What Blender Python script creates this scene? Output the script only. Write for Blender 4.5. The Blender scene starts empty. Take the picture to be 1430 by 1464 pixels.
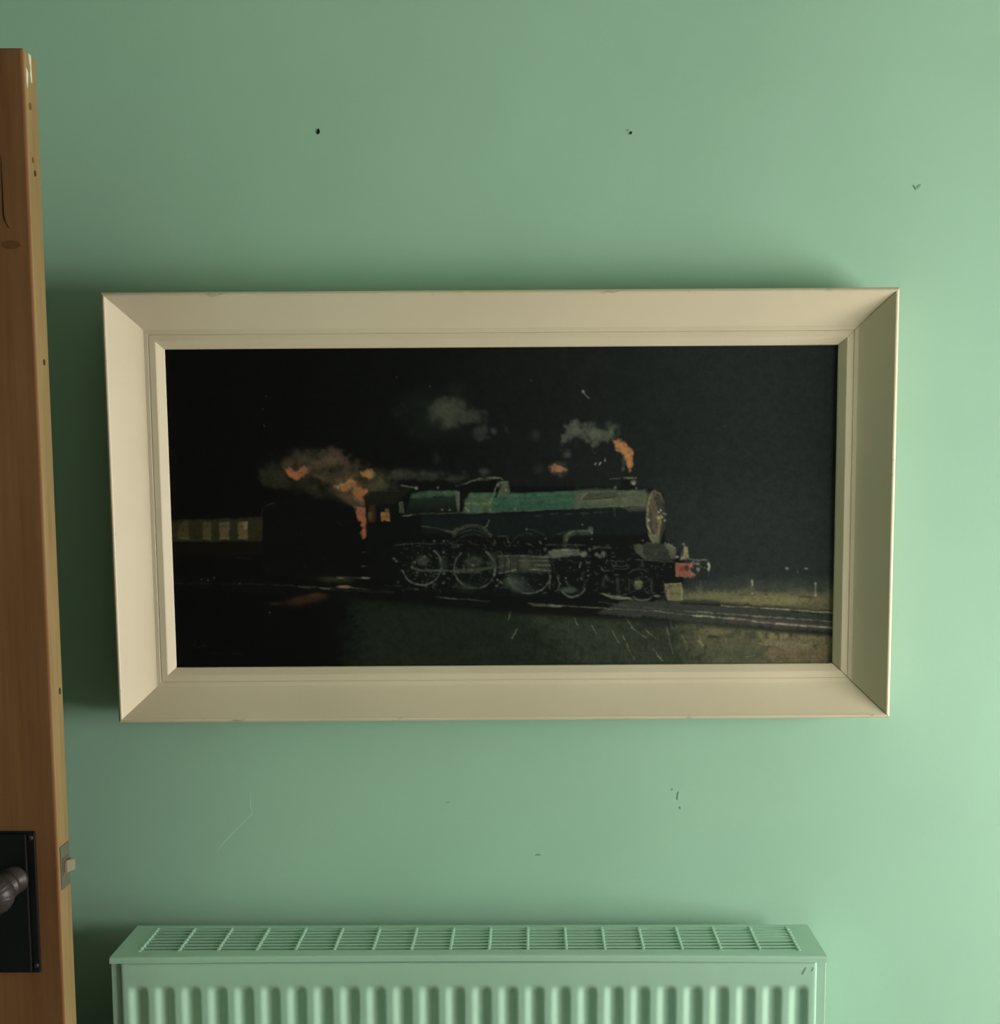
import bpy, bmesh, math
import numpy as np
from mathutils import Vector, Matrix

S = bpy.context.scene
C = S.collection
PI = math.pi

# ------------------------------------------------------------------ camera
FPX, PX, PY = 1583.34, 762.74, 830.28
PITCH, ROLL = 0.09402, -0.00189
CAM = Vector((0.0826, -1.4677, 1.4997))
cd = bpy.data.cameras.new('camera'); cam = bpy.data.objects.new('camera', cd); C.objects.link(cam)
F = Vector((0, math.cos(PITCH), -math.sin(PITCH)))
U0 = Vector((0, math.sin(PITCH), math.cos(PITCH))); R0 = Vector((1, 0, 0))
R = math.cos(ROLL) * R0 + math.sin(ROLL) * U0
U = -math.sin(ROLL) * R0 + math.cos(ROLL) * U0
m = Matrix((R, U, -F)).transposed().to_4x4(); m.translation = CAM
cam.matrix_world = m
cd.sensor_width = 36; cd.sensor_height = 36; cd.sensor_fit = 'AUTO'
cd.lens = FPX / 1464 * 36
cd.shift_x = (715 - PX) / 1464
cd.shift_y = (PY - 732) / 1464
cd.clip_start = 0.05
S.camera = cam

def at(px, py, Y):
    """world point on the plane y=Y seen at photo pixel px,py"""
    d = F + R * ((px - PX) / FPX) - U * ((py - PY) / FPX)
    return CAM + d * ((Y - CAM.y) / d.y)

# ------------------------------------------------------------------ world, window light, exposure
SKY = 23.4
w = bpy.data.worlds.new('overcast_sky'); S.world = w; w.use_nodes = True
bg = w.node_tree.nodes['Background']; bg.inputs[0].default_value = (1.0, 0.985, 0.93, 1); bg.inputs[1].default_value = SKY
WX, WY0, WY1, WZ0, WZ1 = 2.05, -1.42, -0.34, 0.56, 1.64      # window opening in the right-hand wall
pl = bpy.data.lights.new('window_portal', 'AREA'); pl.shape = 'RECTANGLE'
pl.size = WZ1 - WZ0; pl.size_y = WY1 - WY0; pl.cycles.is_portal = True
po = bpy.data.objects.new('window_portal', pl); C.objects.link(po)
po.location = (WX + 0.10, (WY0 + WY1) / 2, (WZ0 + WZ1) / 2); po.rotation_euler = (0, PI / 2, 0)
S.view_settings.view_transform = 'Standard'; S.view_settings.look = 'None'
S.view_settings.gamma = 1; S.view_settings.use_curve_mapping = False
S.view_settings.exposure = 0.0
S.cycles.max_bounces = 8; S.cycles.diffuse_bounces = 6; S.cycles.use_denoising = True

# ------------------------------------------------------------------ helpers
def lin(r, g, b):
    f = lambda c: (c / 255 / 12.92) if c <= 10.3 else ((c / 255 + 0.055) / 1.055) ** 2.4
    return (f(r), f(g), f(b), 1)

def mat(name, col, rough=0.5, spec=0.4, metal=0.0):
    M = bpy.data.materials.new(name); M.use_nodes = True
    b = M.node_tree.nodes['Principled BSDF']
    b.inputs['Base Color'].default_value = col if len(col) == 4 else (*col, 1)
    b.inputs['Roughness'].default_value = rough; b.inputs['Specular IOR Level'].default_value = spec
    b.inputs['Metallic'].default_value = metal
    return M, M.node_tree, b

def node(nt, typ, **kw):
    n = nt.nodes.new(typ)
    for k, v in kw.items():
        if k in n.inputs: n.inputs[k].default_value = v
        else: setattr(n, k, v)
    return n

def noise(nt, scale, detail=3, rough=0.5, coord='Object', vscale=None):
    tc = node(nt, 'ShaderNodeTexCoord'); out = tc.outputs[coord]
    if vscale:
        mp = node(nt, 'ShaderNodeMapping'); mp.inputs['Scale'].default_value = vscale
        nt.links.new(out, mp.inputs[0]); out = mp.outputs[0]
    n = node(nt, 'ShaderNodeTexNoise', Scale=scale, Detail=detail, Roughness=rough)
    nt.links.new(out, n.inputs['Vector'])
    return n

def ramp(nt, src, stops):
    r = node(nt, 'ShaderNodeValToRGB'); e = r.color_ramp.elements
    while len(e) < len(stops): e.new(0.5)
    for i, (p, c) in enumerate(stops):
        e[i].position = p; e[i].color = c if len(c) == 4 else (*c, 1)
    nt.links.new(src, r.inputs[0]); return r

def bump(nt, b, src, strength, dist):
    bp = node(nt, 'ShaderNodeBump', Strength=strength, Distance=dist)
    nt.links.new(src, bp.inputs['Height']); nt.links.new(bp.outputs[0], b.inputs['Normal']); return bp

def obj(name, bm, material, parent=None, smooth=False, label=None):
    me = bpy.data.meshes.new(name)
    if isinstance(bm, bmesh.types.BMesh):
        bmesh.ops.recalc_face_normals(bm, faces=bm.faces); bm.to_mesh(me); bm.free()
    else: me = bm
    if smooth:
        for p in me.polygons: p.use_smooth = True
    o = bpy.data.objects.new(name, me); me.materials.append(material); C.objects.link(o)
    if parent: o.parent = parent
    if label: o['label'] = label
    return o

def structure(name, o=None, loc=(0, 0, 0)):
    if o is None:
        o = bpy.data.objects.new(name, None); C.objects.link(o); o.location = loc; o.empty_display_size = .05
    o['kind'] = 'structure'; return o

def thing(name, label, cat, loc=(0, 0, 0)):
    o = bpy.data.objects.new(name, None); C.objects.link(o); o.location = loc; o.empty_display_size = .05
    o['label'] = label; o['category'] = cat; return o

def box(bm, x0, x1, y0, y1, z0, z1, bev=0.0, seg=2):
    v = [bm.verts.new(p) for p in [(x0,y0,z0),(x1,y0,z0),(x1,y1,z0),(x0,y1,z0),(x0,y0,z1),(x1,y0,z1),(x1,y1,z1),(x0,y1,z1)]]
    fs = [bm.faces.new([v[i] for i in q]) for q in [(0,3,2,1),(4,5,6,7),(0,1,5,4),(1,2,6,5),(2,3,7,6),(3,0,4,7)]]
    if bev:
        es = {e for f in fs for e in f.edges}
        bmesh.ops.bevel(bm, geom=list(es), offset=bev, segments=seg, affect='EDGES', profile=.5)
    return bm

def bxm(*a, **k): return box(bmesh.new(), *a, **k)

def lathe(bm, prof, n=32, axis_origin=(0, 0, 0)):
    """prof: (distance along -y, radius)"""
    ox, oy, oz = axis_origin; rings = []
    for y, r in prof:
        rings.append([bm.verts.new((ox + r * math.cos(2*PI*i/n), oy - y, oz + r * math.sin(2*PI*i/n))) for i in range(n)])
    for a, b in zip(rings, rings[1:]):
        for i in range(n): bm.faces.new((a[i], a[(i+1) % n], b[(i+1) % n], b[i]))
    bm.faces.new(rings[0]); bm.faces.new(rings[-1][::-1])
    return bm

# ------------------------------------------------------------------ materials
def wall_paint(name, base, rough=0.55, spec=0.25, bumps=True):
    M, nt, b = mat(name, base, rough, spec)
    n = noise(nt, 2.2, 4, .55)
    k = 0.05
    r = ramp(nt, n.outputs[0], [(0.3, tuple(c * (1 - k) for c in base[:3])), (0.7, tuple(min(1, c * (1 + k)) for c in base[:3]))])
    nt.links.new(r.outputs[0], b.inputs['Base Color'])
    if bumps:
        n2 = noise(nt, 55, 5, .6); bump(nt, b, n2.outputs[0], 0.10, 0.002)
    return M
M_WALL = wall_paint('mint_wall_paint', (0.375, 0.60, 0.455))
M_CEIL = wall_paint('ceiling_paint', (0.58, 0.56, 0.50))
M_FAR = wall_paint('brown_wall_paint', (0.31, 0.29, 0.24))
M_FLOOR, nt, b = mat('floor_carpet', (0.16, 0.13, 0.10), 0.9, 0.1)
n = noise(nt, 60, 4); r = ramp(nt, n.outputs[0], [(.3, (.24, .205, .17)), (.7, (.36, .31, .26))]); nt.links.new(r.outputs[0], b.inputs['Base Color'])
M_RAD = wall_paint('mint_radiator_enamel', (0.42, 0.645, 0.50), 0.36, 0.45, bumps=False)
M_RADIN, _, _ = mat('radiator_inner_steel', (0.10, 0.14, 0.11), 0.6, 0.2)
M_SKIRT = wall_paint('trim_paint', (0.6, 0.58, 0.5), .4, .4, False)

# cream frame paint with worn rim
M_FRAME, nt, b = mat('cream_frame_paint', (0.73, 0.645, 0.46), 0.48, 0.35)
n = noise(nt, 5, 3); r = ramp(nt, n.outputs[0], [(.3, (.70, .590, .435)), (.7, (.75, .640, .475))])
wn = noise(nt, 1.0, 6, .65, vscale=(26, 90, 90))
geo = node(nt, 'ShaderNodeTexCoord'); sep = node(nt, 'ShaderNodeSeparateXYZ'); nt.links.new(geo.outputs['Object'], sep.inputs[0])
hz = node(nt, 'ShaderNodeMapRange'); hz.inputs['From Min'].default_value = -0.0385; hz.inputs['From Max'].default_value = -0.0405
nt.links.new(sep.outputs[1], hz.inputs['Value'])
wr = ramp(nt, wn.outputs[0], [(.62, (0, 0, 0)), (.70, (1, 1, 1))])
mul = node(nt, 'ShaderNodeMath', operation='MULTIPLY'); nt.links.new(hz.outputs[0], mul.inputs[0]); nt.links.new(wr.outputs[0], mul.inputs[1])
mul2 = node(nt, 'ShaderNodeMath', operation='MULTIPLY'); nt.links.new(mul.outputs[0], mul2.inputs[0]); mul2.inputs[1].default_value = 0.5
mx = node(nt, 'ShaderNodeMixRGB'); nt.links.new(mul2.outputs[0], mx.inputs[0]); nt.links.new(r.outputs[0], mx.inputs[1]); mx.inputs[2].default_value = (.16, .12, .06, 1)
nt.links.new(mx.outputs[0], b.inputs['Base Color'])
M_BACK, _, _ = mat('brown_backing_card', (0.05, 0.035, 0.02), .9, .1)

# pine door
def pine(name, c0, c1, c2, vscale=(9, 9, 0.9)):
    M, nt, b = mat(name, c0, 0.62, 0.16)
    n1 = noise(nt, 1.6, 5, .6, vscale=vscale)
    n2 = noise(nt, 9, 4, .6, vscale=(vscale[0]*1.3, vscale[1]*1.3, vscale[2]*.5))
    r = ramp(nt, n1.outputs[0], [(.30, c0), (.52, c1), (.74, c2)])
    r2 = ramp(nt, n2.outputs[0], [(.35, (.80, .78, .74)), (.6, (1, 1, 1))])
    mx = node(nt, 'ShaderNodeMixRGB', blend_type='MULTIPLY'); mx.inputs[0].default_value = .8
    nt.links.new(r.outputs[0], mx.inputs[1]); nt.links.new(r2.outputs[0], mx.inputs[2])
    nt.links.new(mx.outputs[0], b.inputs['Base Color'])
    bump(nt, b, n2.outputs[0], .15, .001)
    return M, nt, b, mx
M_PINE, _, _, _ = pine('waxed_pine', (.15, .062, .024), (.185, .080, .031), (.22, .105, .044))
M_STILE, nt, b, mxn = pine('waxed_pine_stile', (.180, .074, .030), (.235, .101, .042), (.290, .134, .060))
tc = node(nt, 'ShaderNodeTexCoord'); sp = node(nt, 'ShaderNodeSeparateXYZ'); nt.links.new(tc.outputs['Object'], sp.inputs[0])   # paler sapwood along the outer inch
wv = noise(nt, 2.0, 3, .5, vscale=(1, 1, 1.2)); ad = node(nt, 'ShaderNodeMath', operation='MULTIPLY_ADD'); nt.links.new(wv.outputs[0], ad.inputs[0]); ad.inputs[1].default_value = .02; nt.links.new(sp.outputs[0], ad.inputs[2])
mr = node(nt, 'ShaderNodeMapRange'); mr.inputs['From Min'].default_value = -.021; mr.inputs['From Max'].default_value = -.013; nt.links.new(ad.outputs[0], mr.inputs['Value'])
sw = node(nt, 'ShaderNodeMixRGB', blend_type='MULTIPLY'); sw.inputs[2].default_value = (1.05, 1.08, 1.12, 1); nt.links.new(mr.outputs[0], sw.inputs[0]); nt.links.new(mxn.outputs[0], sw.inputs[1]); nt.links.new(sw.outputs[0], b.inputs['Base Color'])
M_PINEEDGE, nt, b, mxn = pine('pine_edge_lit', (.25, .162, .070), (.31, .212, .094), (.36, .255, .120))  # same wood as the stile, coloured paler to carry the light on its edge
M_IRON, _, _ = mat('black_iron', (.006, .005, .006), .5, .22)
M_KNOB, nt, b = mat('dark_reeded_knob', (.034, .024, .024), .42, .35)
M_STEEL, nt, b = mat('dull_latch_steel', (.20, .18, .13), .45, .5, .6)
M_BRASS, _, _ = mat('worn_latch_bolt', (.46, .36, .27), .28, .5, .9)
M_CRACK, _, _ = mat('filled_crack', (.085, .036, .015), .7, .1)
M_DARK, _, _ = mat('dark_knot', (.06, .035, .015), .8, .1)
M_KNOT, _, _ = mat('reddish_knot', (.145, .062, .028), .6, .15)
M_PALE, _, _ = mat('old_cream_paint', (.66, .60, .46), .6, .2)
M_HOLE, _, _ = mat('hole_shadow', (.010, .018, .010), .9, .05)
M_PLASTER, _, _ = mat('bruised_paint', (.27, .42, .29), .7, .2)

# ------------------------------------------------------------------ room shell
H = 2.50; XL = -1.27; YB = -5.2; XH = -2.4; T = .12
structure('wall_back', obj('wall_back', bxm(XH, WX + .2, 0, T, 0, H), M_WALL))
structure('floor', obj('floor', bxm(XH, WX + .2, YB - T, T, -.1, 0), M_FLOOR))
structure('ceiling', obj('ceiling', bxm(XH, WX + .2, YB - T, T, H, H + .1), M_CEIL))
structure('wall_front', obj('wall_front', bxm(XH, WX + .2, YB - T, YB, 0, H), M_FAR))
bm = bmesh.new()
box(bm, WX, WX + .2, YB, WY0, 0, H); box(bm, WX, WX + .2, WY1, 0, 0, H)
box(bm, WX, WX + .2, WY0, WY1, 0, WZ0); box(bm, WX, WX + .2, WY0, WY1, WZ1, H)
structure('wall_right', obj('wall_right', bm, M_WALL))
DY0, DY1, DH = -1.00, -.215, 1.985      # doorway in the left-hand wall
bm = bmesh.new()
box(bm, XL - T, XL, YB, DY0, 0, H); box(bm, XL - T, XL, DY1, 0, 0, H); box(bm, XL - T, XL, DY0, DY1, DH, H)
structure('wall_left', obj('wall_left', bm, M_WALL))
structure('wall_hall', obj('wall_hall', bxm(XH - T, XH, YB, T, 0, H), M_WALL))
wi = structure('window_1', loc=(WX, 0, 0))
bm = bmesh.new(); fw = .05
for a in [(WY0, WY0 + fw, WZ0, WZ1), (WY1 - fw, WY1, WZ0, WZ1), (WY0 + fw, WY1 - fw, WZ0, WZ0 + fw), (WY0 + fw, WY1 - fw, WZ1 - fw, WZ1)]:
    box(bm, .11, .16, *a)
obj('window_frame', bm, M_SKIRT, wi)
obj('mullion', bxm(.115, .155, (WY0+WY1)/2 - .018, (WY0+WY1)/2 + .018, WZ0 + fw, WZ1 - fw), M_SKIRT, wi)
obj('window_sill', bxm(-.05, .11, WY0 - .04, WY1 + .04, WZ0 - .03, WZ0, bev=.004), M_SKIRT, wi)
for nme, a in [('baseboard_back', (XL, WX, -.018, 0, 0, .14)), ('baseboard_right', (WX - .018, WX, YB, -.018, 0, .14))]:
    structure(nme, obj(nme, bxm(*a, bev=.003), M_SKIRT))

# marks in the wall paint: old fixing holes, a chip and scuffs
WB = bpy.data.objects['wall_back']
def blot(name, px, py, pts, material, th=.0008, smooth=False):
    """an irregular low patch lying on the wall, outline in photo pixels about px,py"""
    bm = bmesh.new(); f = []; g = []
    for dx, dy in pts:
        p = at(px + dx, py + dy, 0); f.append(bm.verts.new((p.x, -th, p.z))); g.append(bm.verts.new((p.x, .0006, p.z)))
    bm.faces.new(f); bm.faces.new(g[::-1]); k = len(f)
    for i in range(k): bm.faces.new((f[i], f[(i+1) % k], g[(i+1) % k], g[i]))
    return obj(name, bm, material, WB)
blot('fixing_hole', 455, 188.5, [(-2.2,1),(-1,-3),(.6,-4.5),(2,-3),(2.4,0),(1.4,2.5),(-.6,3.6),(-1.8,2.8)], M_HOLE)
blot('fixing_hole', 902, 190, [(-2,1.8),(-1,-.8),(1,-2),(2,-1.2),(1.4,1),(-.4,2.2)], M_HOLE)
blot('paint_chip', 1311, 267.5, [(-5,-3),(-2,-.5),(.5,.6),(4.5,-3),(6,-3.4),(5,-.8),(1.5,2.2),(-1.8,4),(-2.6,1.5)], M_PLASTER)
blot('paint_chip', 898, 186.5, [(-1.4,.4),(.4,-1),(1.6,.4),(0,1.2)], M_PLASTER)
blot('scuff', 968.5, 1139, [(-.6,4),(1,-6),(2.4,-7.5),(1.6,-1),(.8,5)], M_PLASTER, .0005)
blot('scuff', 972.5, 1155, [(-1.3,1.5),(0,-2.6),(1.4,-1),(.8,2.4)], M_PLASTER, .0005)
blot('scuff', 770, 1222, [(-4,1),(-1,-1.4),(4,-.6),(2,1.6)], M_PLASTER, .0005)
blot('scuff', 640, 1147, [(-3,.6),(0,-1),(3,-.4),(1,1)], M_PLASTER, .0005)
blot('scuff', 962, 1129, [(-2,-1),(0,-1.8),(1.5,.5),(-.5,1)], M_PLASTER, .0005)
M_SCR, _, _ = mat('scratch_paint', (.47, .69, .53), .5, .3)
blot('scratch', 330, 1195, [(-18,18),(-6,4),(2,-5),(20,-22),(31,-34),(32,-32),(21,-20.5),(4,-3),(-5,6),(-17,19.5)], M_SCR, .00012)
blot('scratch', 358, 1150, [(-1.5,-16),(0,-16),(.6,4),(4,11),(2.6,11),(-1,4)], M_SCR, .00012)

# ------------------------------------------------------------------ door, open flat against the picture wall
YD, DT = -.230, .033
xe = at(35, 120, YD).x; ztop = at(20, 67.5, YD).z; DW = .762
DB = .008                                     # gap above the floor
door = structure('door_1', loc=(xe, YD, 0))
ST = .118                                     # stile width
def dbox(name, x0, x1, z0, z1, y0=0, y1=DT, material=M_PINE, bev=.0025):
    return obj(name, bxm(x0, x1, y0, y1, z0, z1, bev=bev, seg=3), material, door)
sx = -.112
zr = at(3, 322, YD).z
# leading stile: one wood, window light painted into its edge as a paler colour
bm = bmesh.new(); box(bm, sx, 0, 0, DT, DB, ztop, bev=.003, seg=3)
st = obj('stile', bm, M_STILE, door)
st.data.materials.append(M_PINEEDGE)
for p in st.data.polygons:
    if p.normal.x > .75: p.material_index = 1
dbox('stile', -DW, -DW + .11, DB, ztop)
dbox('rail', -DW + .11, sx, ztop - .115, ztop)
zlast = ztop - .115
dbox('rail', -DW + .11, sx, zr - .12, zr)
dbox('rail', -DW + .11, sx, .80, .96); dbox('rail', -DW + .11, sx, DB, .22)
for (z0, z1) in [(zr, ztop - .115), (.96, zr - .12), (.22, .80)]:
    dbox('panel', -DW + .11, sx, z0, z1, .009, .024, bev=0)
    bm = bmesh.new()                           # bead round the panel
    a0, a1 = -DW + .11, sx
    box(bm, a0, a1, .003, .011, z0, z0 + .008, bev=.002); box(bm, a0, a1, .003, .011, z1 - .008, z1, bev=.002)
    box(bm, a0, a0 + .008, .003, .011, z0, z1, bev=.002); box(bm, a1 - .008, a1, .003, .011, z0, z1, bev=.002)
    obj('panel_bead', bm, M_PINE, door)
def edge_px(px, py):
    """point on the door's free edge seen at a pixel: depth behind the face, height"""
    d = F + R * ((px - PX) / FPX) - U * ((py - PY) / FPX)
    p = CAM + d * ((xe - CAM.x) / d.x); return p.y - YD, p.z
# knots, old nail holes and a remnant of old paint on the edge
def edge_spot(name, px, py, ry, rz, material):
    y, z = edge_px(px, py); y = min(max(y, .005), DT - .005)
    bm = bmesh.new(); k = 10
    a = [bm.verts.new((.0005, y + ry * math.cos(2*PI*i/k), z + rz * math.sin(2*PI*i/k))) for i in range(k)]
    b_ = [bm.verts.new((-.001, v.co.y, v.co.z)) for v in a]
    bm.faces.new(a); bm.faces.new(b_[::-1])
    for i in range(k): bm.faces.new((a[i], a[(i+1)%k], b_[(i+1)%k], b_[i]))
    return obj(name, bm, material, door)
for px, py, ry, rz in [(50, 248, .0026, .0034), (63, 518, .0026, .0036), (85.5, 988, .0026, .0042), (43, 152, .003, .004), (47, 229, .002, .003)]:
    edge_spot('nail_hole', px, py, ry, rz, M_DARK if (px, py) not in ((43, 152), (47, 229)) else M_PINE)
def edge_patch(pts, material, name='paint_remnant'):
    bm = bmesh.new(); a = []
    for px, py in pts:
        y, z = edge_px(px, py); a.append(bm.verts.new((.0006, min(max(y, .0032), DT - .003), z)))
    b_ = [bm.verts.new((-.001, v.co.y, v.co.z)) for v in a]; k = len(a)
    bm.faces.new(a); bm.faces.new(b_[::-1])
    for i in range(k): bm.faces.new((a[i], a[(i+1)%k], b_[(i+1)%k], b_[i]))
    obj(name, bm, material, door)
edge_patch([(40, 76), (43.5, 80), (44, 96), (45, 110), (45.4, 119), (44, 118), (42.6, 108), (42.4, 96), (41, 88)], M_PALE)
edge_patch([(36.4, 96), (38, 99), (39.6, 104), (39.6, 118), (38.6, 127), (37.6, 118), (36.8, 108)], M_PALE)
# mortice latch in the edge
y0, z0 = edge_px(87, 1272); y1, z1 = edge_px(101, 1211)
za, zb = at(88, 1275, YD).z, at(87, 1213.5, YD).z
la = structure_part = bpy.data.objects.new('mortice_latch', None); C.objects.link(la); la.parent = door; la['label'] = 'dull steel latch plate with bright bolt'
obj('latch_plate', bxm(-.001, .0012, .0050, .0285, za, zb, bev=.0003), M_STEEL, la)
zm = (za + zb) / 2
bm = bmesh.new()   # bevelled bolt
zb0, zb1 = zm - .007, zm + .007
vs = [bm.verts.new(p) for p in [(0,.011,zb0),(0,.0235,zb0),(.0045,.011,zb0),(.0105,.0235,zb0),(0,.011,zb1),(0,.0235,zb1),(.0045,.011,zb1),(.0105,.0235,zb1)]]
for q in [(0,1,3,2),(4,6,7,5),(0,2,6,4),(2,3,7,6),(3,1,5,7),(1,0,4,5)]: bm.faces.new([vs[i] for i in q])
bmesh.ops.bevel(bm, geom=list(bm.edges), offset=.001, segments=2, affect='EDGES')
obj('latch_bolt', bm, M_BRASS, la)
obj('bolt_surround', bxm(.0008, .0018, .0085, .0265, zb0 - .003, zb1 + .003), M_STEEL, la)
# backplate with knob
hp = bpy.data.objects.new('knob_plate', None); C.objects.link(hp); hp.parent = door; hp['label'] = 'black backplate with reeded knob'
def dl(px, py, Y): q = at(px, py, Y); return q.x - xe, q.z
pr, pt = dl(53, 1188, YD); _, pb = dl(50, 1389, YD)
pr = dl(51, 1200, YD)[0]
PWD = .084
obj('backplate', bxm(pr - PWD, pr, -.0035, .001, pb, pt, bev=.0012), M_IRON, hp)
obj('raised_panel', bxm(pr - PWD + .0085, pr - .0085, -.0075, -.003, pb + .002, pt - .002, bev=.0012), M_IRON, hp)
for sxx in (pr - .0042, pr - PWD + .0042):
    for szz in (pt - .007, pb + .009):
        bm = bmesh.new(); lathe(bm, [(.003, .0030), (.0042, .0030), (.0052, .0018), (.0053, .0003)], 14, (sxx, 0, szz))
        obj('screw', bm, M_KNOB, hp, smooth=True)
kx, kz = dl(20, 1258, YD - .007)
bm = bmesh.new(); lathe(bm, [(.006, .0165), (.009, .0168), (.012, .0150), (.014, .0120), (.020, .0095), (.024, .0095)], 36, (kx, 0, kz))
obj('rose', bm, M_KNOB, hp, smooth=True)
bm = bmesh.new()
prof = [(.021, .0075), (.0235, .0080), (.0245, .0140), (.0275, .0165), (.031, .0155), (.0345, .0105), (.0400, .0105), (.0425, .0160), (.047, .0205), (.054, .0224), (.061, .0205), (.067, .0150), (.071, .008), (.0718, .0008)]
n_ = 72; rings = []
for y, r_ in prof:
    ring = []
    for i in range(n_):
        rr = r_ * (1 - (.035 * (i % 3 == 0)) * (1 if .034 < y < .068 else 0)); a = 2*PI*i/n_
        ring.append(bm.verts.new((kx + rr*math.cos(a), -y, kz + rr*math.sin(a))))
    rings.append(ring)
for a, b_ in zip(rings, rings[1:]):
    for i in range(n_): bm.faces.new((a[i], a[(i+1)%n_], b_[(i+1)%n_], b_[i]))
bm.faces.new(rings[0]); bm.faces.new(rings[-1][::-1])
obj('knob', bm, M_KNOB, hp, smooth=True)
def crack(pts, wpx=1.3):
    bm = bmesh.new(); L = []; Rr = []
    for i, (px, py) in enumerate(pts):
        x, z = dl(px, py, YD); hw_ = wpx * .00039 * (1 - .6 * abs(2 * i / (len(pts) - 1) - 1))
        L.append(bm.verts.new((x - hw_, -.0004, z))); Rr.append(bm.verts.new((x + hw_, -.0004, z)))
    for i in range(len(pts) - 1): bm.faces.new((L[i], L[i+1], Rr[i+1], Rr[i]))
    bmesh.ops.solidify(bm, geom=list(bm.faces), thickness=.0006)
    obj('shrinkage_crack', bm, M_CRACK, door)
crack([(1, 222), (2.5, 250), (4, 285), (5, 308), (8, 318), (13, 326), (15, 328)], 1.5)
for px, py, r_ in [(16, 350, .010)]:
    x, z = dl(px, py, YD); bm = bmesh.new(); k = 16; a = [bm.verts.new((x + r_*math.cos(2*PI*i/k)*(1+.15*math.sin(3*i)), -.0003, z + r_*.45*math.sin(2*PI*i/k))) for i in range(k)]; b_ = [bm.verts.new((v.co.x, .001, v.co.z)) for v in a]
    bm.faces.new(a); bm.faces.new(b_[::-1])
    for i in range(k): bm.faces.new((a[i], a[(i+1)%k], b_[(i+1)%k], b_[i]))
    obj('knot', bm, M_KNOT, door)
for z in (.25, 1.70):
    bm = bmesh.new(); box(bm, -DW - .010, -DW + .001, .004, .030, z - .04, z + .04, bev=.001)
    obj('hinge', bm, M_STEEL, door)

# ------------------------------------------------------------------ radiator
RZ, RH, RW = .8997, .70, .45
rad = thing('radiator', 'mint green panel radiator with fluted front and slotted top grille below the framed painting', 'radiator', (0, -.03, RZ - RH))
def rl(y): return y + .03
T0 = RH
# cover: frame of the top grille, bowed very slightly upward along the middle of its front lip
OX, OYF, OYB = .4195, -.1135, -.0385
def bow(x): return .0025 * (1 - (x / RW) ** 2)
def slab(bm, x0, x1, y0, y1, zt, th, nx=1, bowed=False):
    prev = None
    for i in range(nx + 1):
        x = x0 + (x1 - x0) * i / nx; dz = bow(x) if bowed else 0
        ring = [bm.verts.new((x, rl(y0), zt - th + dz)), bm.verts.new((x, rl(y1), zt - th + dz)), bm.verts.new((x, rl(y1), zt + dz)), bm.verts.new((x, rl(y0), zt + dz))]
        if prev:
            for k in range(4): bm.faces.new((prev[k], prev[(k+1)%4], ring[(k+1)%4], ring[k]))
        else: bm.faces.new(ring)
        prev = ring
    bm.faces.new(prev[::-1])
bm = bmesh.new()
prev = None; NX = 40
for i in range(NX + 1):                          # front strip and its rolled-down lip as one sheet
    x = -RW + 2 * RW * i / NX; dz = bow(x); ring = []
    for y, z in [(OYF, -.0025), (OYF, 0), (-.1265, 0), (-.1290, -.0007), (-.1302, -.0028), (-.1302, -.0078), (-.1290, -.0078), (-.1285, -.0035), (-.127, -.0015)]:
        ring.append(bm.verts.new((x, rl(y), T0 + z + dz)))
    k = len(ring)
    if prev:
        for j in range(k): bm.faces.new((prev[j], prev[(j+1)%k], ring[(j+1)%k], ring[j]))
    else: bm.faces.new(ring)
    prev = ring
bm.faces.new(prev[::-1])
slab(bm, -RW, RW, OYB, -.030, T0, .0025, 1)
slab(bm, -RW, -OX, OYF, OYB, T0, .0025, 1); slab(bm, OX, RW, OYF, OYB, T0, .0025, 1)
obj('grille_cover', bm, M_RAD, rad)
NS = 8; pitch = (OYB - OYF) / NS
bm = bmesh.new(); box(bm, -OX, OX, -.0005, .0005, 0, .001); bm.free()
def slat_mesh():
    bm = bmesh.new(); prev = None; n = 12
    for i in range(n + 1):
        x = -OX + 2 * OX * i / n
        ring = [bm.verts.new((x, a, b_)) for a, b_ in [(-.0030, .0003), (.0028, .0003), (.0028, -.0006), (-.0030, -.0006)]]
        if prev:
            for j in range(4): bm.faces.new((prev[j], prev[(j+1)%4], ring[(j+1)%4], ring[j]))
        else: bm.faces.new(ring)
        prev = ring
    bm.faces.new(prev[::-1]); bmesh.ops.recalc_face_normals(bm, faces=bm.faces)
    me = bpy.data.meshes.new('slat'); bm.to_mesh(me); bm.free(); me.materials.append(M_RAD); return me
sm = slat_mesh()
for k in range(NS):
    o = bpy.data.objects.new('slat', sm); C.objects.link(o); o.parent = rad
    o.location = (0, rl(OYF + pitch * (k + .5)) + .0012, T0 - .0012)
# cross bars over the slats, scalloped where each slat passes
bm = bmesh.new(); prev = None; n = NS * 6
for i in range(n + 1):
    t = i / n; y = rl(OYF) + (OYB - OYF) * t; s = math.sin(2 * PI * t * NS)
    h = .0006 + .0008 * s; hw = .0018 + .0006 * s
    ring = [bm.verts.new(p) for p in [(-hw, y, -.004), (hw, y, -.004), (hw, y, h - .0004), (hw*.5, y, h), (-hw*.5, y, h), (-hw, y, h - .0004)]]
    if prev:
        for j in range(6): bm.faces.new((prev[j], prev[(j+1)%6], ring[(j+1)%6], ring[j]))
    else: bm.faces.new(ring)
    prev = ring
bm.faces.new(prev[::-1]); bmesh.ops.recalc_face_normals(bm, faces=bm.faces)
cb = bpy.data.meshes.new('cross_bar'); bm.to_mesh(cb); bm.free(); cb.materials.append(M_RAD)
for k in range(18):
    o = bpy.data.objects.new('cross_bar', cb); C.objects.link(o); o.parent = rad
    o.location = (-OX + 2 * OX * k / 17, 0, T0)
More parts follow.
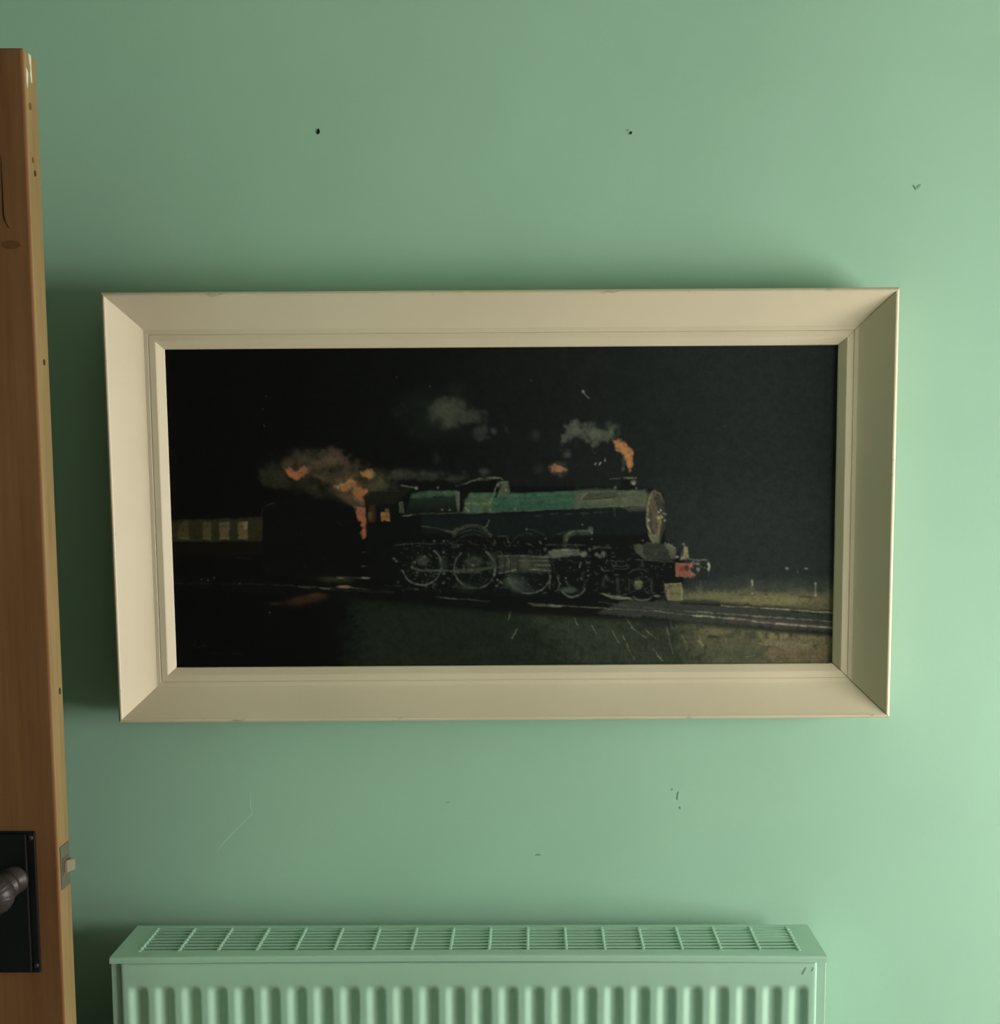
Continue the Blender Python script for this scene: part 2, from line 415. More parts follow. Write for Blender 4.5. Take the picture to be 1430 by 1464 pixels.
# side panels, set back behind the front panel
PXW = .4388
for s in (-1, 1):
    bm = bmesh.new()
    box(bm, min(s*.4490, s*.4500), max(s*.4490, s*.4500), rl(-.1200), rl(-.032), .01, T0 - .0030)
    a, b_ = sorted((s*.4350, s*.4503)); box(bm, a, b_, rl(-.1258), rl(-.1195), .01, T0 - .0040, bev=.0010)
    obj('side_panel', bm, M_RAD, rad)
# fluted front panel
def panel(yf, sign, name, material):
    P = .03326; N = 26; xs = []; ds = []
    def flute(x):
        u = (x + P * N / 2) / P
        if u < 0 or u > N: return 0
        f = abs(u - math.floor(u) - .5) * P          # distance from recess centre
        a, b2 = .0014, .0134                          # floor half width, ridge start
        t = min(max((f - a) / (b2 - a), 0), 1); t = t*t*(3-2*t)
        return 1 - t
    nxs = 26 * 20; X = [-PXW, -PXW + .0006, -PXW + .0018, -PXW + .004] ; XD = [.0055, .0022, .0006, 0]
    core = list(np.linspace(-PXW + .0065, PXW - .0065, nxs + 1))
    cols = [(x, d) for x, d in zip(X, XD)] + [(x, 0) for x in core] + [(-x, d) for x, d in zip(X[::-1], XD[::-1])]
    ZT = T0 - .0065
    rows = [(ZT, .0065, 0), (ZT - .0008, .0030, 0), (ZT - .0025, .0010, 0), (ZT - .005, 0, 0), (ZT - .0285, 0, 0)]
    z = ZT - .0285
    for k in range(1, 9): rows.append((z - .014 * k / 8, 0, (lambda t: t*t*(3-2*t))(k / 8)))
    zb = .03
    rows.append((zb + .05, 0, 1))
    for k in range(1, 7): rows.append((zb + .05 - .014 * k / 6, 0, 1 - (lambda t: t*t*(3-2*t))(k / 6)))
    rows += [(zb + .005, 0, 0), (zb, .005, 0)]
    co = []; 
    for (z, dy, amp) in rows:
        for (x, dx) in cols:
            w_ = min(1, amp)
            co.append((x, sign * (-(yf) ) + 0, z)) if False else co.append((x, rl(yf) + max(dy, dx) + .0052 * w_ * flute(x), z))
    nc = len(cols); nr = len(rows); fc = []
    for i in range(nr - 1):
        for j in range(nc - 1):
            a = i*nc + j; fc.append((a, a + nc, a + nc + 1, a + 1))
    me = bpy.data.meshes.new(name); me.from_pydata(co, [], fc); me.update()
    o = obj(name, me, material, rad, smooth=True)
    md = o.modifiers.new('sheet', 'SOLIDIFY'); md.thickness = .0012; md.offset = -1
    return o
panel(-.1290, 1, 'front_panel', M_RAD)
obj('back_panel', bxm(-PXW, PXW, rl(-.040), rl(-.032), .03, T0 - .02), M_RAD, rad)
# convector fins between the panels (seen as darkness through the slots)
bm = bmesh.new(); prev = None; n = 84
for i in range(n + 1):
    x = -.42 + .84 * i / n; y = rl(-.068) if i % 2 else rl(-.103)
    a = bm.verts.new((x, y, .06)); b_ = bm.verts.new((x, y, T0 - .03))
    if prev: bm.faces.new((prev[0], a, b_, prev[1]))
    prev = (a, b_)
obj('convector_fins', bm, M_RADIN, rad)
for s in (-1, 1):
    obj('wall_bracket', bxm(s*.3 - .015, s*.3 + .015, rl(-.034), rl(-.0016), .10, .56), M_RADIN, rad)
    bm = bmesh.new()
    bmesh.ops.create_cone(bm, cap_ends=True, segments=16, radius1=.0075, radius2=.0075, depth=.25, matrix=Matrix.Translation((s*.475, rl(-.075), -.075)))
    bmesh.ops.create_cone(bm, cap_ends=True, segments=16, radius1=.013, radius2=.012, depth=.06, matrix=Matrix.Translation((s*.475, rl(-.075), .07)))
    bmesh.ops.create_cone(bm, cap_ends=True, segments=16, radius1=.010, radius2=.010, depth=.035, matrix=Matrix.Translation((s*.460, rl(-.075), .055)) @ Matrix.Rotation(PI/2, 4, 'Y'))
    obj('valve', bm, M_SKIRT, rad)
# two little rubbed marks on the panel near its right end
M_RUB, _, _ = mat('rubbed_enamel', (.24, .36, .26), .5, .3)
for px, py, L in [(1150, 1388, 3.2), (1162, 1386, 1.8)]:
    p = at(px, py, -.1292); bm = bmesh.new()
    k = L * .00088
    vs = [(-k, -k*1.5), (-k*.4, -k*1.7), (k, k*1.4), (k*.5, k*1.6)]
    f = [bm.verts.new((p.x + a, rl(-.1293), p.z - (RZ - RH) + b_)) for a, b_ in vs]; g = [bm.verts.new((v.co.x, rl(-.1289), v.co.z)) for v in f]
    bm.faces.new(f)
    for i in range(4): bm.faces.new((f[i], f[(i+1)%4], g[(i+1)%4], g[i]))
    obj('rubbed_mark', bm, M_RUB, rad)

# ------------------------------------------------------------------ framed painting
PIC = Vector((.0431, 0, .5585 + .8997)); FW, FH = .9991, .5474; RIM = .060
pic = thing('framed_painting', 'night painting of a green steam locomotive in a deep cream frame on the wall', 'picture', (PIC.x, -RIM + .041, PIC.z))
pic.rotation_euler = (0, -.00477, 0)
# profile: (inward distance, proud height)
PROF = [(0, 0), (0, .0350), (.0008, .0380), (.0022, .0400), (.0040, .0410), (.0056, .0408)]
PROF += [(.0066 + .0372 * k / 16, .0146 + .0250 * (1 - k / 16) ** 1.18) for k in range(17)]
PROF += [(.0487, .0144), (.0499, .0133), (.0503, .0144), (.0578, .0142), (.0590, .0136), (.0668, .0078), (.0672, .0050), (.0672, 0)]
# measured mitre widths are alike on all sides
def member(side):
    hw, hh = FW / 2, FH / 2
    gap = .0005 if side in ('r',) else 0
    bm = bmesh.new(); A = []; B = []
    for s, h in PROF:
        if side == 't': p, q = (-hw + s, hh - s), (hw - s, hh - s)
        if side == 'b': p, q = (hw - s, -hh + s), (-hw + s, -hh + s)
        if side == 'l': p, q = (-hw + s, -hh + s), (-hw + s, hh - s)
        if side == 'r': p, q = (hw - s, hh - s - gap), (hw - s, -hh + s + gap * 2)
        A.append(bm.verts.new((p[0], -h, p[1]))); B.append(bm.verts.new((q[0], -h, q[1])))
    k = len(A)
    fs = []
    for i in range(k):
        f = bm.faces.new((A[i], A[(i+1)%k], B[(i+1)%k], B[i])); fs.append(f)
    bm.faces.new(A[::-1]); bm.faces.new(B)
    return obj('frame_member', bm, M_FRAME, pic)
for s in 'tblr': member(s)
hw, hh = FW / 2 - .0672, FH / 2 - .0672
obj('backing_board', bxm(-hw - .01, hw + .01, .0002, .003, -hh - .01, hh + .01), M_BACK, pic)

# ---- the painting itself: brush strokes laid down in code as a colour attribute on a fine canvas mesh
rng = np.random.RandomState(7)
NXg, NYg = 900, 440
CANV_Y = -.0045
# where the canvas corners land in the photograph
Mw = Matrix.Translation(pic.location) @ Matrix.Rotation(-.00477, 4, 'Y')
def px_of(lx, lz):
    p = Mw @ Vector((lx, CANV_Y, lz)) - CAM; z = p.dot(F)
    return PX + FPX * p.dot(R) / z, PY - FPX * p.dot(U) / z
gx = np.linspace(-hw, hw, NXg + 1); gz = np.linspace(hh, -hh, NYg + 1)
GX, GZ = np.meshgrid(gx, gz)
wx = pic.location.x + GX * math.cos(.00477) - GZ * math.sin(.00477); wz = pic.location.z + GX * math.sin(.00477) + GZ * math.cos(.00477)
dxv, dyv, dzv = wx - CAM.x, pic.location.y + CANV_Y - CAM.y, wz - CAM.z
den = dxv * F.x + dyv * F.y + dzv * F.z
X = PX + FPX * (dxv * R.x + dyv * R.y + dzv * R.z) / den
Y = PY - FPX * (dxv * U.x + dyv * U.y + dzv * U.z) / den
# the strokes below are written in the photograph's measured picture area; map the mesh onto it
PTL, PTR, PBR, PBL = (222, 485), (1212, 480), (1203, 961), (240, 966)
uu = (GX + hw) / (2 * hw); vv = (hh - GZ) / (2 * hh)
X = (1-vv)*((1-uu)*PTL[0] + uu*PTR[0]) + vv*((1-uu)*PBL[0] + uu*PBR[0])
Y = (1-vv)*((1-uu)*PTL[1] + uu*PTR[1]) + vv*((1-uu)*PBL[1] + uu*PBR[1])

def vnoise(sx, sy, seed, oct=3):
    out = np.zeros_like(X); amp = 1; tot = 0
    r_ = np.random.RandomState(seed)
    for o_ in range(oct):
        g = r_.rand(600, 600); fx = (X / sx * 2**o_); fy = (Y / sy * 2**o_)
        ix = np.floor(fx).astype(int); iy = np.floor(fy).astype(int); tx = fx - ix; ty = fy - iy
        tx = tx*tx*(3-2*tx); ty = ty*ty*(3-2*ty); ix %= 599; iy %= 599
        out += amp * ((g[iy,ix]*(1-tx) + g[iy,ix+1]*tx)*(1-ty) + (g[iy+1,ix]*(1-tx) + g[iy+1,ix+1]*tx)*ty); tot += amp; amp *= .55
    return out / tot * 2 - 1
N1 = vnoise(26, 22, 1, 4); N2 = vnoise(9, 8, 2, 3); N3 = vnoise(3, 3, 3, 2); NH = vnoise(30, 3, 4, 3); NV = vnoise(3, 14, 5, 3)
IMG = np.zeros(X.shape + (3,))
X = X + 1.1 * vnoise(7, 7, 21, 3); Y = Y + 1.1 * vnoise(7, 7, 22, 3)        # the unsteady hand

def sub(x0, x1, y0, y1):
    k = (X > x0) & (X < x1) & (Y > y0) & (Y < y1)
    r_ = np.where(k.any(1))[0]; c_ = np.where(k.any(0))[0]
    if not len(r_) or not len(c_): return None
    return slice(r_[0], r_[-1] + 1), slice(c_[0], c_[-1] + 1)
def lay(s, a, col):
    a = a[..., None]; IMG[s] = IMG[s] * (1 - a) + np.array(col, float) * a
def blob(cx, cy, rx, ry, col, a=1, soft=1.0, rough=.35, ang=0, pw=1.0, nz=None):
    m_ = max(rx, ry) * 1.7 + 3; s = sub(cx - m_, cx + m_, cy - m_, cy + m_)
    if s is None: return
    x, y = X[s] - cx, Y[s] - cy; c, sn = math.cos(ang), math.sin(ang)
    d = np.sqrt(((x*c + y*sn) / rx)**2 + ((-x*sn + y*c) / ry)**2)
    d = d + rough * ((N1[s] if nz is None else nz[s]) * .6 + N2[s] * .5 + N3[s] * .15)
    k = np.clip((1.22 - d) / (soft * 1.12), 0, 1); k = k * k * (3 - 2 * k); k = k * np.clip(1 + .35 * N3[s] + .25 * N2[s], 0, 1)
    lay(s, k**pw * a, col)
def line(pts, wd, col, a=1, soft=.9, rough=.0, dry=0.0):
    P = np.array(pts, float); m_ = wd + 4 + rough * 4
    s = sub(P[:,0].min() - m_, P[:,0].max() + m_, P[:,1].min() - m_, P[:,1].max() + m_)
    if s is None: return
    x, y = X[s], Y[s]; D = np.full(x.shape, 1e9)
    for (ax, ay), (bx, by) in zip(P, P[1:]):
        vx, vy = bx - ax, by - ay; L = vx*vx + vy*vy + 1e-9
        t = np.clip(((x - ax)*vx + (y - ay)*vy) / L, 0, 1)
        D = np.minimum(D, np.hypot(x - ax - t*vx, y - ay - t*vy))
    D = D + rough * N2[s]
    k = np.clip((wd / 2 - D) / soft + .5, 0, 1) * np.clip(.86 + .55 * N2[s] + .3 * N3[s], 0.15, 1)
    if dry: k = k * np.clip(1 - dry + dry * (N2[s] * 1.2 + NH[s] + .5), 0, 1)
    lay(s, k * a, col)
def poly(pts, col, a=1, soft=1.2, rough=0.0, grad=None):
    P = np.array(pts, float); m_ = 4 + soft * 2 + rough * 4
    s = sub(P[:,0].min() - m_, P[:,0].max() + m_, P[:,1].min() - m_, P[:,1].max() + m_)
    if s is None: return
    x, y = X[s], Y[s]; ins = np.zeros(x.shape, bool); D = np.full(x.shape, 1e9); n = len(P)
    for i in range(n):
        ax, ay = P[i]; bx, by = P[(i+1) % n]
        c = ((ay > y) != (by > y)) & (x < (bx - ax) * (y - ay) / (by - ay + 1e-12) + ax); ins ^= c
        vx, vy = bx - ax, by - ay; t = np.clip(((x - ax)*vx + (y - ay)*vy) / (vx*vx + vy*vy + 1e-9), 0, 1)
        D = np.minimum(D, np.hypot(x - ax - t*vx, y - ay - t*vy))
    sd = np.where(ins, D, -D) + rough * (1.6 * N2[s] + .6 * N1[s] + .6 * N3[s])
    k = np.clip(sd / soft + .5, 0, 1) * a * np.clip(1.02 + .22 * N3[s] + .18 * N2[s], 0, 1)
    if grad is None: lay(s, k, col)
    else:        # vertical blend col -> grad[0] between y = grad[1] and grad[2]
        t = np.clip((y - grad[1]) / (grad[2] - grad[1]), 0, 1)[..., None]
        cc = np.array(col, float) * (1 - t) + np.array(grad[0], float) * t
        IMG[s] = IMG[s] * (1 - k[..., None]) + cc * k[..., None]
def arc(cx, cy, rx, ry, a0, a1, wd, col, a=1, **k):
    t = np.radians(np.linspace(a0, a1, 22)); line([(cx + rx*math.cos(q), cy + ry*math.sin(q)) for q in t], wd, col, a, **k)
def dab(cx, cy, r_, col, a=1): blob(cx, cy, r_, r_, col, a, soft=.7, rough=.1)

def paint():
    # night sky, ground
    t = np.clip((X - 420) / 620, 0, 1)[..., None]
    base = np.array([9, 9.5, 10.]) * (1 - t) + np.array([26, 30, 30.]) * t
    t2 = (np.clip((X - 900) / 300, 0, 1) * np.clip((Y - 560) / 240, 0, 1))[..., None]
    IMG[:] = base * (1 - .35 * t2) + np.array([36, 42, 42.]) * .35 * t2
    IMG[:] += (N1 * .8 + N2 * .5)[..., None] * (0.6 + 1.6 * t)
    poly([(940, 690), (1230, 700), (1230, 850), (960, 850)], (34, 41, 42), .35, soft=60)
    # land at the right, behind the track
    poly([(1000, 842), (1060, 834), (1230, 836), (1230, 885), (960, 880)], (62, 70, 54), .75, soft=22, rough=2)
    poly([(972, 848), (1090, 850), (1200, 853), (1230, 856), (1230, 890), (960, 880)], (104, 98, 62), .9, soft=9, rough=3)
    blob(1120, 864, 85, 9, (140, 124, 72), .85, soft=.9, rough=.3, nz=NH)
    blob(1030, 858, 55, 7, (108, 106, 68), .7, soft=.9, rough=.3, nz=NH)
    # foreground grass
    poly([(500, 860), (760, 868), (1000, 892), (1230, 912), (1230, 990), (500, 990)], (25, 32, 24), .9, soft=50, rough=8)
    poly([(220, 850), (420, 862), (470, 990), (220, 990)], (7, 7, 7), .7, soft=40)
    poly([(760, 882), (930, 892), (1230, 915), (1230, 990), (880, 990), (800, 930)], (46, 52, 38), .8, soft=40, rough=10)
    poly([(1000, 900), (1230, 914), (1230, 990), (1060, 990), (980, 930)], (92, 88, 56), .9, soft=40, rough=9)
    poly([(1095, 918), (1230, 914), (1230, 934), (1110, 940)], (136, 122, 80), .75, soft=10, rough=6)
    poly([(1110, 938), (1230, 938), (1230, 958), (1090, 956)], (124, 100, 64), .75, soft=9, rough=4)
    blob(1032, 912, 26, 7, (122, 110, 66), .8, soft=.8, rough=.5); blob(1027, 920, 9, 3, (30, 36, 22), .8, soft=.6)
    blob(1060, 948, 48, 16, (60, 68, 50), .6, soft=1, rough=.6)
    s = (slice(0, None), slice(0, None))
    g = np.clip((Y - 892) / 30, 0, 1) * np.clip((X - 480) / 520, 0, 1)
    IMG[:] += (NV * 9 * g + NH * 6 * g + N1 * 7 * g)[..., None] * np.array([1, 1, .7])
    r_ = np.random.RandomState(11)
    for i in range(420):                                   # grass strokes
        x = 500 + 700 * r_.rand() ** .8; y = 886 + (x - 500) * .03 + r_.rand() * 74; L = 5 + 11 * r_.rand(); dx = -2 + 7 * r_.rand() * (1 if x > 700 else -1)
        b_ = (x - 450) / 750; sh = .8 + .6 * r_.rand()
        line([(x, y), (x + dx, y + L)], .8 + .9 * r_.rand(), (20 + 84*b_*b_*sh, 26 + 74*b_*b_*sh, 18 + 42*b_*b_*sh), .35 + .3 * r_.rand())
    for x, y, dx, dy in [(898, 888, 12, 16), (908, 905, 22, 16), (930, 910, 14, 12), (896, 918, 16, 36), (960, 905, 9, 40), (940, 938, 14, 20), (825, 890, 4, 12), (850, 902, 8, 14), (1005, 925, 10, 9), (1008, 918, 5, 20), (982, 918, 6, 12), (740, 908, -8, 14), (730, 880, -3, 14), (1090, 948, -14, 4), (880, 910, 10, 20), (965, 893, 3, 14), (1095, 930, 20, 3), (1150, 932, 16, 2)]:
        line([(x, y), (x + dx*.5, y + dy*.55), (x + dx, y + dy)], 1.5, (150, 150, 112), .75, dry=.3)
    # track bed and rails
    poly([(220, 826), (520, 842), (760, 856), (1000, 864), (1230, 884), (1230, 922), (1000, 898), (740, 884), (480, 858), (220, 842)], (13, 14, 13), .9, soft=7, rough=2)
    poly([(900, 862), (1000, 866), (1230, 888), (1230, 918), (1000, 897), (860, 884)], (50, 53, 47), .9, soft=5, rough=2)
    poly([(1050, 888), (1230, 904), (1230, 912), (1050, 898)], (84, 68, 60), .6, soft=4, rough=1)
    line([(980, 868), (1070, 873), (1203, 884)], 2.4, (14, 16, 13), .8)
    line([(1040, 872), (1110, 876), (1206, 883)], 1.8, (150, 142, 104), .85, dry=.3)
    line([(1098, 876), (1206, 884)], 1.6, (160, 160, 134), .85)
    line([(860, 866), (905, 872), (985, 880)], 1.8, (74, 74, 64), .7); line([(985, 880), (1060, 886), (1130, 891), (1206, 897)], 2.6, (122, 120, 104), .85, dry=.25)
    line([(756, 868), (850, 875), (940, 880), (1000, 887)], 1.8, (126, 126, 104), .85, dry=.4)
    line([(1000, 887), (1060, 892), (1100, 898), (1206, 907)], 3.0, (168, 162, 138), .9, dry=.3)
    line([(762, 871), (805, 873)], 1.8, (130, 126, 98), .8); line([(620, 858), (700, 865)], 1.5, (76, 78, 66), .8, dry=.5)
    line([(626, 859), (652, 861)], 1.6, (110, 110, 92), .7); line([(610, 843), (634, 845)], 1.4, (96, 98, 84), .8); line([(690, 848), (722, 850)], 1.8, (108, 108, 90), .85)
    line([(230, 836), (370, 838), (520, 846), (560, 850)], 1.3, (46, 45, 38), .7, dry=.5); line([(400, 839), (470, 846), (560, 852)], 1.2, (72, 70, 56), .6, dry=.4)
    line([(546, 840), (570, 841)], 1.4, (66, 66, 56), .6)
    for x, y in [(276, 830), (295, 828), (286, 831), (332, 837), (394, 718), (376, 881)]: dab(x, y, 1.8, (96, 96, 88), .7)
    line([(418, 842), (436, 844)], 1.4, (110, 104, 76), .7); line([(450, 844), (464, 845)], 2, (128, 124, 96), .8)
    blob(486, 842, 12, 2.2, (168, 120, 84), .9, soft=.7, rough=.2); line([(496, 843), (520, 846)], 1.3, (98, 94, 74), .7)
    # glow on the ballast
    blob(470, 826, 34, 13, (58, 58, 28), .85, soft=1, rough=.35); blob(462, 823, 10, 6, (92, 88, 38), .6, soft=1); blob(480, 827, 6, 2.6, (170, 158, 112), .95, soft=.6)
    line([(480, 827), (523, 829)], 1.8, (112, 116, 112), .85, dry=.2); blob(516, 828, 8, 2, (140, 146, 140), .8, soft=.7)
    blob(426, 863, 46, 9, (58, 34, 22), .85, soft=1.1, rough=.5, ang=-.16); blob(445, 855, 16, 5, (84, 48, 32), .6, soft=1, rough=.4); blob(385, 868, 14, 4, (44, 42, 24), .7, soft=1)
    # -------- carriages
    poly([(228, 741), (366, 735), (367, 792), (228, 796)], (17, 15, 9), .95, soft=2.5)
    poly([(228, 742), (366, 736), (366, 772), (228, 773)], (40, 36, 22), .95, soft=2, rough=.6)
    line([(228, 741), (366, 735)], 1.6, (60, 56, 40), .5, dry=.4)
    for x0, x1, c in [(242, 257, (66, 56, 32)), (278, 290, (82, 68, 40)), (303, 317, (106, 86, 52)), (330, 344, (104, 88, 50))]:
        poly([(x0, 744), (x1, 742), (x1, 769), (x0, 769)], c, .8, soft=2, rough=.8)
        line([(x0, 750), (x1, 749)], 1.4, (40, 34, 22), .8); line([(x0 + 1, 768), (x1 - 1, 768)], 1.6, (122, 100, 66), .7, dry=.3)
    poly([(337, 743), (344, 742), (344, 754), (339, 755)], (160, 140, 84), .8, soft=1.2); line([(332, 763), (344, 764)], 1.8, (120, 66, 36), .7)
    line([(326, 798), (348, 798)], 1.2, (46, 46, 36), .7)
    # tender
    poly([(368, 712), (500, 700), (508, 720), (514, 800), (512, 828), (366, 826)], (12, 12, 12), .95, soft=3)
    arc(386, 734, 22, 20, 182, 262, 1.4, (60, 60, 52), .75, dry=.3)
    for i in range(14): dab(402 + r_.rand() * 100, 722 + r_.rand() * 92, .9 + r_.rand(), (30, 33, 32), .6)
    line([(512, 789), (526, 789)], 1.4, (48, 52, 48), .8); line([(512, 811), (534, 811)], 2, (96, 98, 84), .8)
    # -------- smoke and fire glow behind the cab
    blob(384, 668, 32, 24, (33, 35, 23), .9, soft=1.0, rough=.35); blob(448, 662, 60, 34, (62, 50, 36), .95, soft=.9, rough=.7); blob(430, 690, 70, 14, (40, 36, 24), .7, soft=1, rough=.6, ang=.25)
    blob(440, 640, 22, 16, (40, 42, 30), .7, soft=1, rough=.4)
    blob(498, 694, 58, 24, (92, 68, 42), .95, soft=.9, rough=.6, ang=.42); blob(535, 678, 20, 20, (74, 66, 40), .7, soft=1.0, rough=.4)
    blob(402, 656, 11, 10, (96, 76, 46), .6, soft=1, rough=.4)
    poly([(397, 662), (405, 660), (417, 667), (428, 659), (433, 667), (424, 676), (416, 680), (406, 674)], (186, 96, 52), .95, soft=3.5, rough=2)
    poly([(400, 664), (408, 664), (417, 671), (416, 677), (407, 672)], (196, 104, 56), .7, soft=2, rough=1)
    blob(467, 650, 30, 17, (92, 62, 50), .85, soft=.9, rough=.9); blob(425, 648, 20, 14, (74, 58, 42), .6, soft=.9, rough=.8); blob(468, 650, 9, 5, (120, 72, 56), .7, soft=.9, rough=.5); blob(490, 658, 9, 8, (76, 46, 38), .6, soft=.9, rough=.5)
    blob(444, 655, 12, 8, (104, 70, 46), .6, soft=.9, rough=.5); blob(452, 676, 15, 6, (100, 74, 56), .6, soft=.9, rough=.5, ang=.3)
    blob(470, 664, 16, 7, (28, 27, 22), .7, soft=.9, rough=.6); blob(460, 688, 9, 5, (24, 22, 16), .75, soft=.8, rough=.4)
    poly([(470, 691), (485, 683), (497, 675), (505, 684), (498, 693), (486, 697)], (196, 128, 56), .92, soft=4, rough=2.4)
    poly([(498, 692), (508, 690), (520, 696), (512, 706), (503, 703)], (196, 112, 56), .9, soft=3, rough=1.8)
    poly([(508, 668), (522, 662), (533, 672), (524, 678), (514, 676)], (196, 128, 66), .9, soft=4, rough=2.4)
    poly([(499, 682), (512, 690), (524, 700), (516, 716), (505, 712), (496, 698)], (186, 106, 52), .85, soft=4, rough=2.2)
    blob(514, 681, 9, 6, (34, 30, 20), .85, soft=.7, rough=.5); blob(540, 690, 12, 10, (92, 82, 50), .5, soft=1, rough=.5)
    poly([(470, 698), (500, 704), (520, 716), (505, 724), (488, 712)], (96, 68, 46), .6, soft=6, rough=3)
    poly([(503, 721), (522, 722), (521, 740), (519, 768), (512, 770), (511, 744), (506, 738)], (184, 92, 56), .95, soft=2.5, rough=1.4)
    line([(500, 720), (504, 730)], 1.6, (110, 104, 82), .6)
    def smoke(cx, cy, rx, ry, col, n, al=.3, rs=6, ang=0):
        for i in range(n):
            q, rr = r_.rand() * 2 * PI, r_.rand() ** .6; x, y = rx * rr * math.cos(q), ry * rr * math.sin(q); c, sn = math.cos(ang), math.sin(ang)
            v = .75 + .5 * r_.rand(); z_ = rs * (.5 + r_.rand())
            blob(cx + x*c - y*sn, cy + x*sn + y*c, z_, z_ * (.5 + .5 * r_.rand()), tuple(v * k for k in col), al, soft=1.1, rough=.6, ang=r_.rand() * 3)
    smoke(445, 655, 52, 26, (84, 66, 48), 46, .35); smoke(500, 692, 40, 16, (110, 82, 50), 26, .35, 5, .4); smoke(540, 684, 26, 12, (78, 72, 46), 22, .35, 5); smoke(385, 672, 26, 18, (46, 46, 30), 20, .35)
    smoke(470, 668, 18, 10, (24, 20, 14), 12, .5, 4); smoke(516, 684, 12, 8, (34, 28, 18), 6, .5, 3)
    # high steam
    blob(622, 585, 66, 44, (22, 26, 22), .9, soft=1.1, rough=.35); blob(640, 578, 36, 26, (56, 62, 48), .9, soft=1.0, rough=.42)
    blob(640, 575, 20, 14, (68, 74, 56), .6, soft=1.0, rough=.5); blob(672, 584, 19, 15, (60, 66, 54), .75, soft=.9, rough=.5)
    blob(684, 610, 12, 15, (50, 54, 48), .7, soft=.9, rough=.5, ang=-.5); blob(706, 607, 7, 6, (62, 64, 60), .75, soft=.9, rough=.4, ang=.6)
    blob(724, 604, 4, 7, (40, 43, 42), .6, soft=1); blob(768, 613, 9, 11, (44, 47, 46), .6, soft=.9, rough=.5); blob(632, 602, 10, 7, (48, 58, 52), .5, soft=1, rough=.5)
    blob(590, 565, 36, 26, (18, 21, 19), .6, soft=1, rough=.4); blob(650, 545, 22, 14, (26, 28, 24), .6, soft=1, rough=.5)
    smoke(640, 578, 28, 22, (66, 72, 56), 46, .35, 7); smoke(676, 590, 22, 18, (58, 63, 52), 26, .35, 5); smoke(690, 612, 8, 14, (52, 55, 50), 10, .4, 4, -.5); smoke(595, 590, 40, 34, (26, 30, 27), 24, .3, 8)
    smoke(610, 674, 66, 9, (56, 55, 48), 50, .35, 5)
    blob(570, 672, 24, 11, (56, 54, 44), .85, soft=1, rough=.5); blob(612, 673, 22, 9, (48, 48, 42), .8, soft=1, rough=.6); blob(650, 678, 16, 7, (54, 54, 50), .7, soft=1, rough=.6)
    blob(692, 668, 11, 7, (60, 60, 58), .75, soft=.9, rough=.5); blob(622, 648, 7, 12, (34, 35, 33), .7, soft=1, rough=.5); blob(545, 690, 30, 9, (66, 60, 38), .5, soft=1, rough=.5)
    # -------- locomotive body, dark mass first
    poly([(517, 706), (585, 694), (730, 690), (926, 690), (955, 700), (958, 772), (985, 800), (985, 838), (940, 866), (600, 846), (520, 826)], (13, 15, 15), .98, soft=3)
    poly([(513, 706), (522, 697), (566, 696), (592, 686), (574, 704), (560, 716), (519, 719)], (24, 23, 18), .97, soft=2)
    line([(516, 706), (526, 697), (566, 696)], 1.6, (62, 60, 42), .6, dry=.4); line([(570, 688), (594, 693)], 2.2, (112, 108, 88), .85, dry=.2); dab(592, 692.5, 3, (140, 138, 118), .9)
    poly([(522, 718), (532, 718), (532, 744), (522, 744)], (60, 34, 22), .75, soft=2)
    poly([(540, 729), (553, 727), (554, 742), (540, 742)], (176, 112, 52), .9, soft=1.8, rough=.8); dab(549, 726, 4, (130, 104, 58), .8); dab(542, 741, 2, (210, 150, 76), .9)
    poly([(521, 728), (528, 728), (526, 740), (521, 740)], (96, 76, 44), .6, soft=1.6)
    poly([(566, 714), (572, 712), (574, 730), (567, 730)], (60, 60, 50), .9, soft=1.3); line([(567, 729), (568, 715), (572, 713), (573, 729)], 1.2, (132, 130, 108), .75)
    # firebox and boiler
    poly([(584, 700), (600, 697), (652, 695), (653, 729), (575, 732)], (30, 40, 32), .95, soft=1.8, grad=((18, 22, 20), 703, 727))
    poly([(584, 701), (610, 697), (652, 696), (652, 703), (604, 706), (584, 708)], (56, 86, 62), .9, soft=3, rough=1)
    poly([(648, 697), (656, 697), (656, 729), (653, 729)], (100, 112, 86), .9, soft=2)
    poly([(657, 696), (672, 697), (664, 710), (661, 729), (655, 729)], (10, 12, 11), .95, soft=1.6)
    poly([(661, 729), (664, 712), (673, 698), (740, 700), (838, 696), (928, 696), (934, 706), (934, 717), (840, 722), (740, 727)], (46, 92, 66), .97, soft=1.6, grad=((38, 82, 62), 700, 726))
    poly([(661, 729), (664, 712), (673, 699), (698, 702), (712, 716), (704, 728)], (74, 98, 66), .8, soft=7, rough=1.6)
    line([(664, 716), (698, 716)], 3, (128, 140, 96), .55, rough=.6); line([(664, 722), (668, 727)], 3.5, (150, 156, 110), .7)
    line([(690, 702), (740, 704), (830, 701)], 2.4, (66, 124, 92), .45, dry=.4); line([(720, 712), (830, 710)], 5, (54, 106, 78), .4, dry=.5)
    poly([(826, 697), (838, 696), (930, 696), (936, 706), (934, 718), (838, 722), (826, 722)], (88, 92, 68), .95, soft=10, rough=1.5)
    poly([(834, 706), (842, 700), (886, 699), (888, 703), (880, 706), (838, 709)], (64, 66, 52), .9, soft=1.6); line([(834, 708), (842, 701)], 3, (140, 134, 100), .7)
    line([(838, 710), (880, 707), (888, 704)], 1.6, (22, 22, 18), .85); line([(836, 712), (880, 710)], 1.4, (130, 126, 96), .5)
    line([(886, 700), (886, 705)], 1.2, (116, 112, 86), .5); blob(900, 710, 30, 4, (104, 104, 78), .5, soft=1, rough=.4)
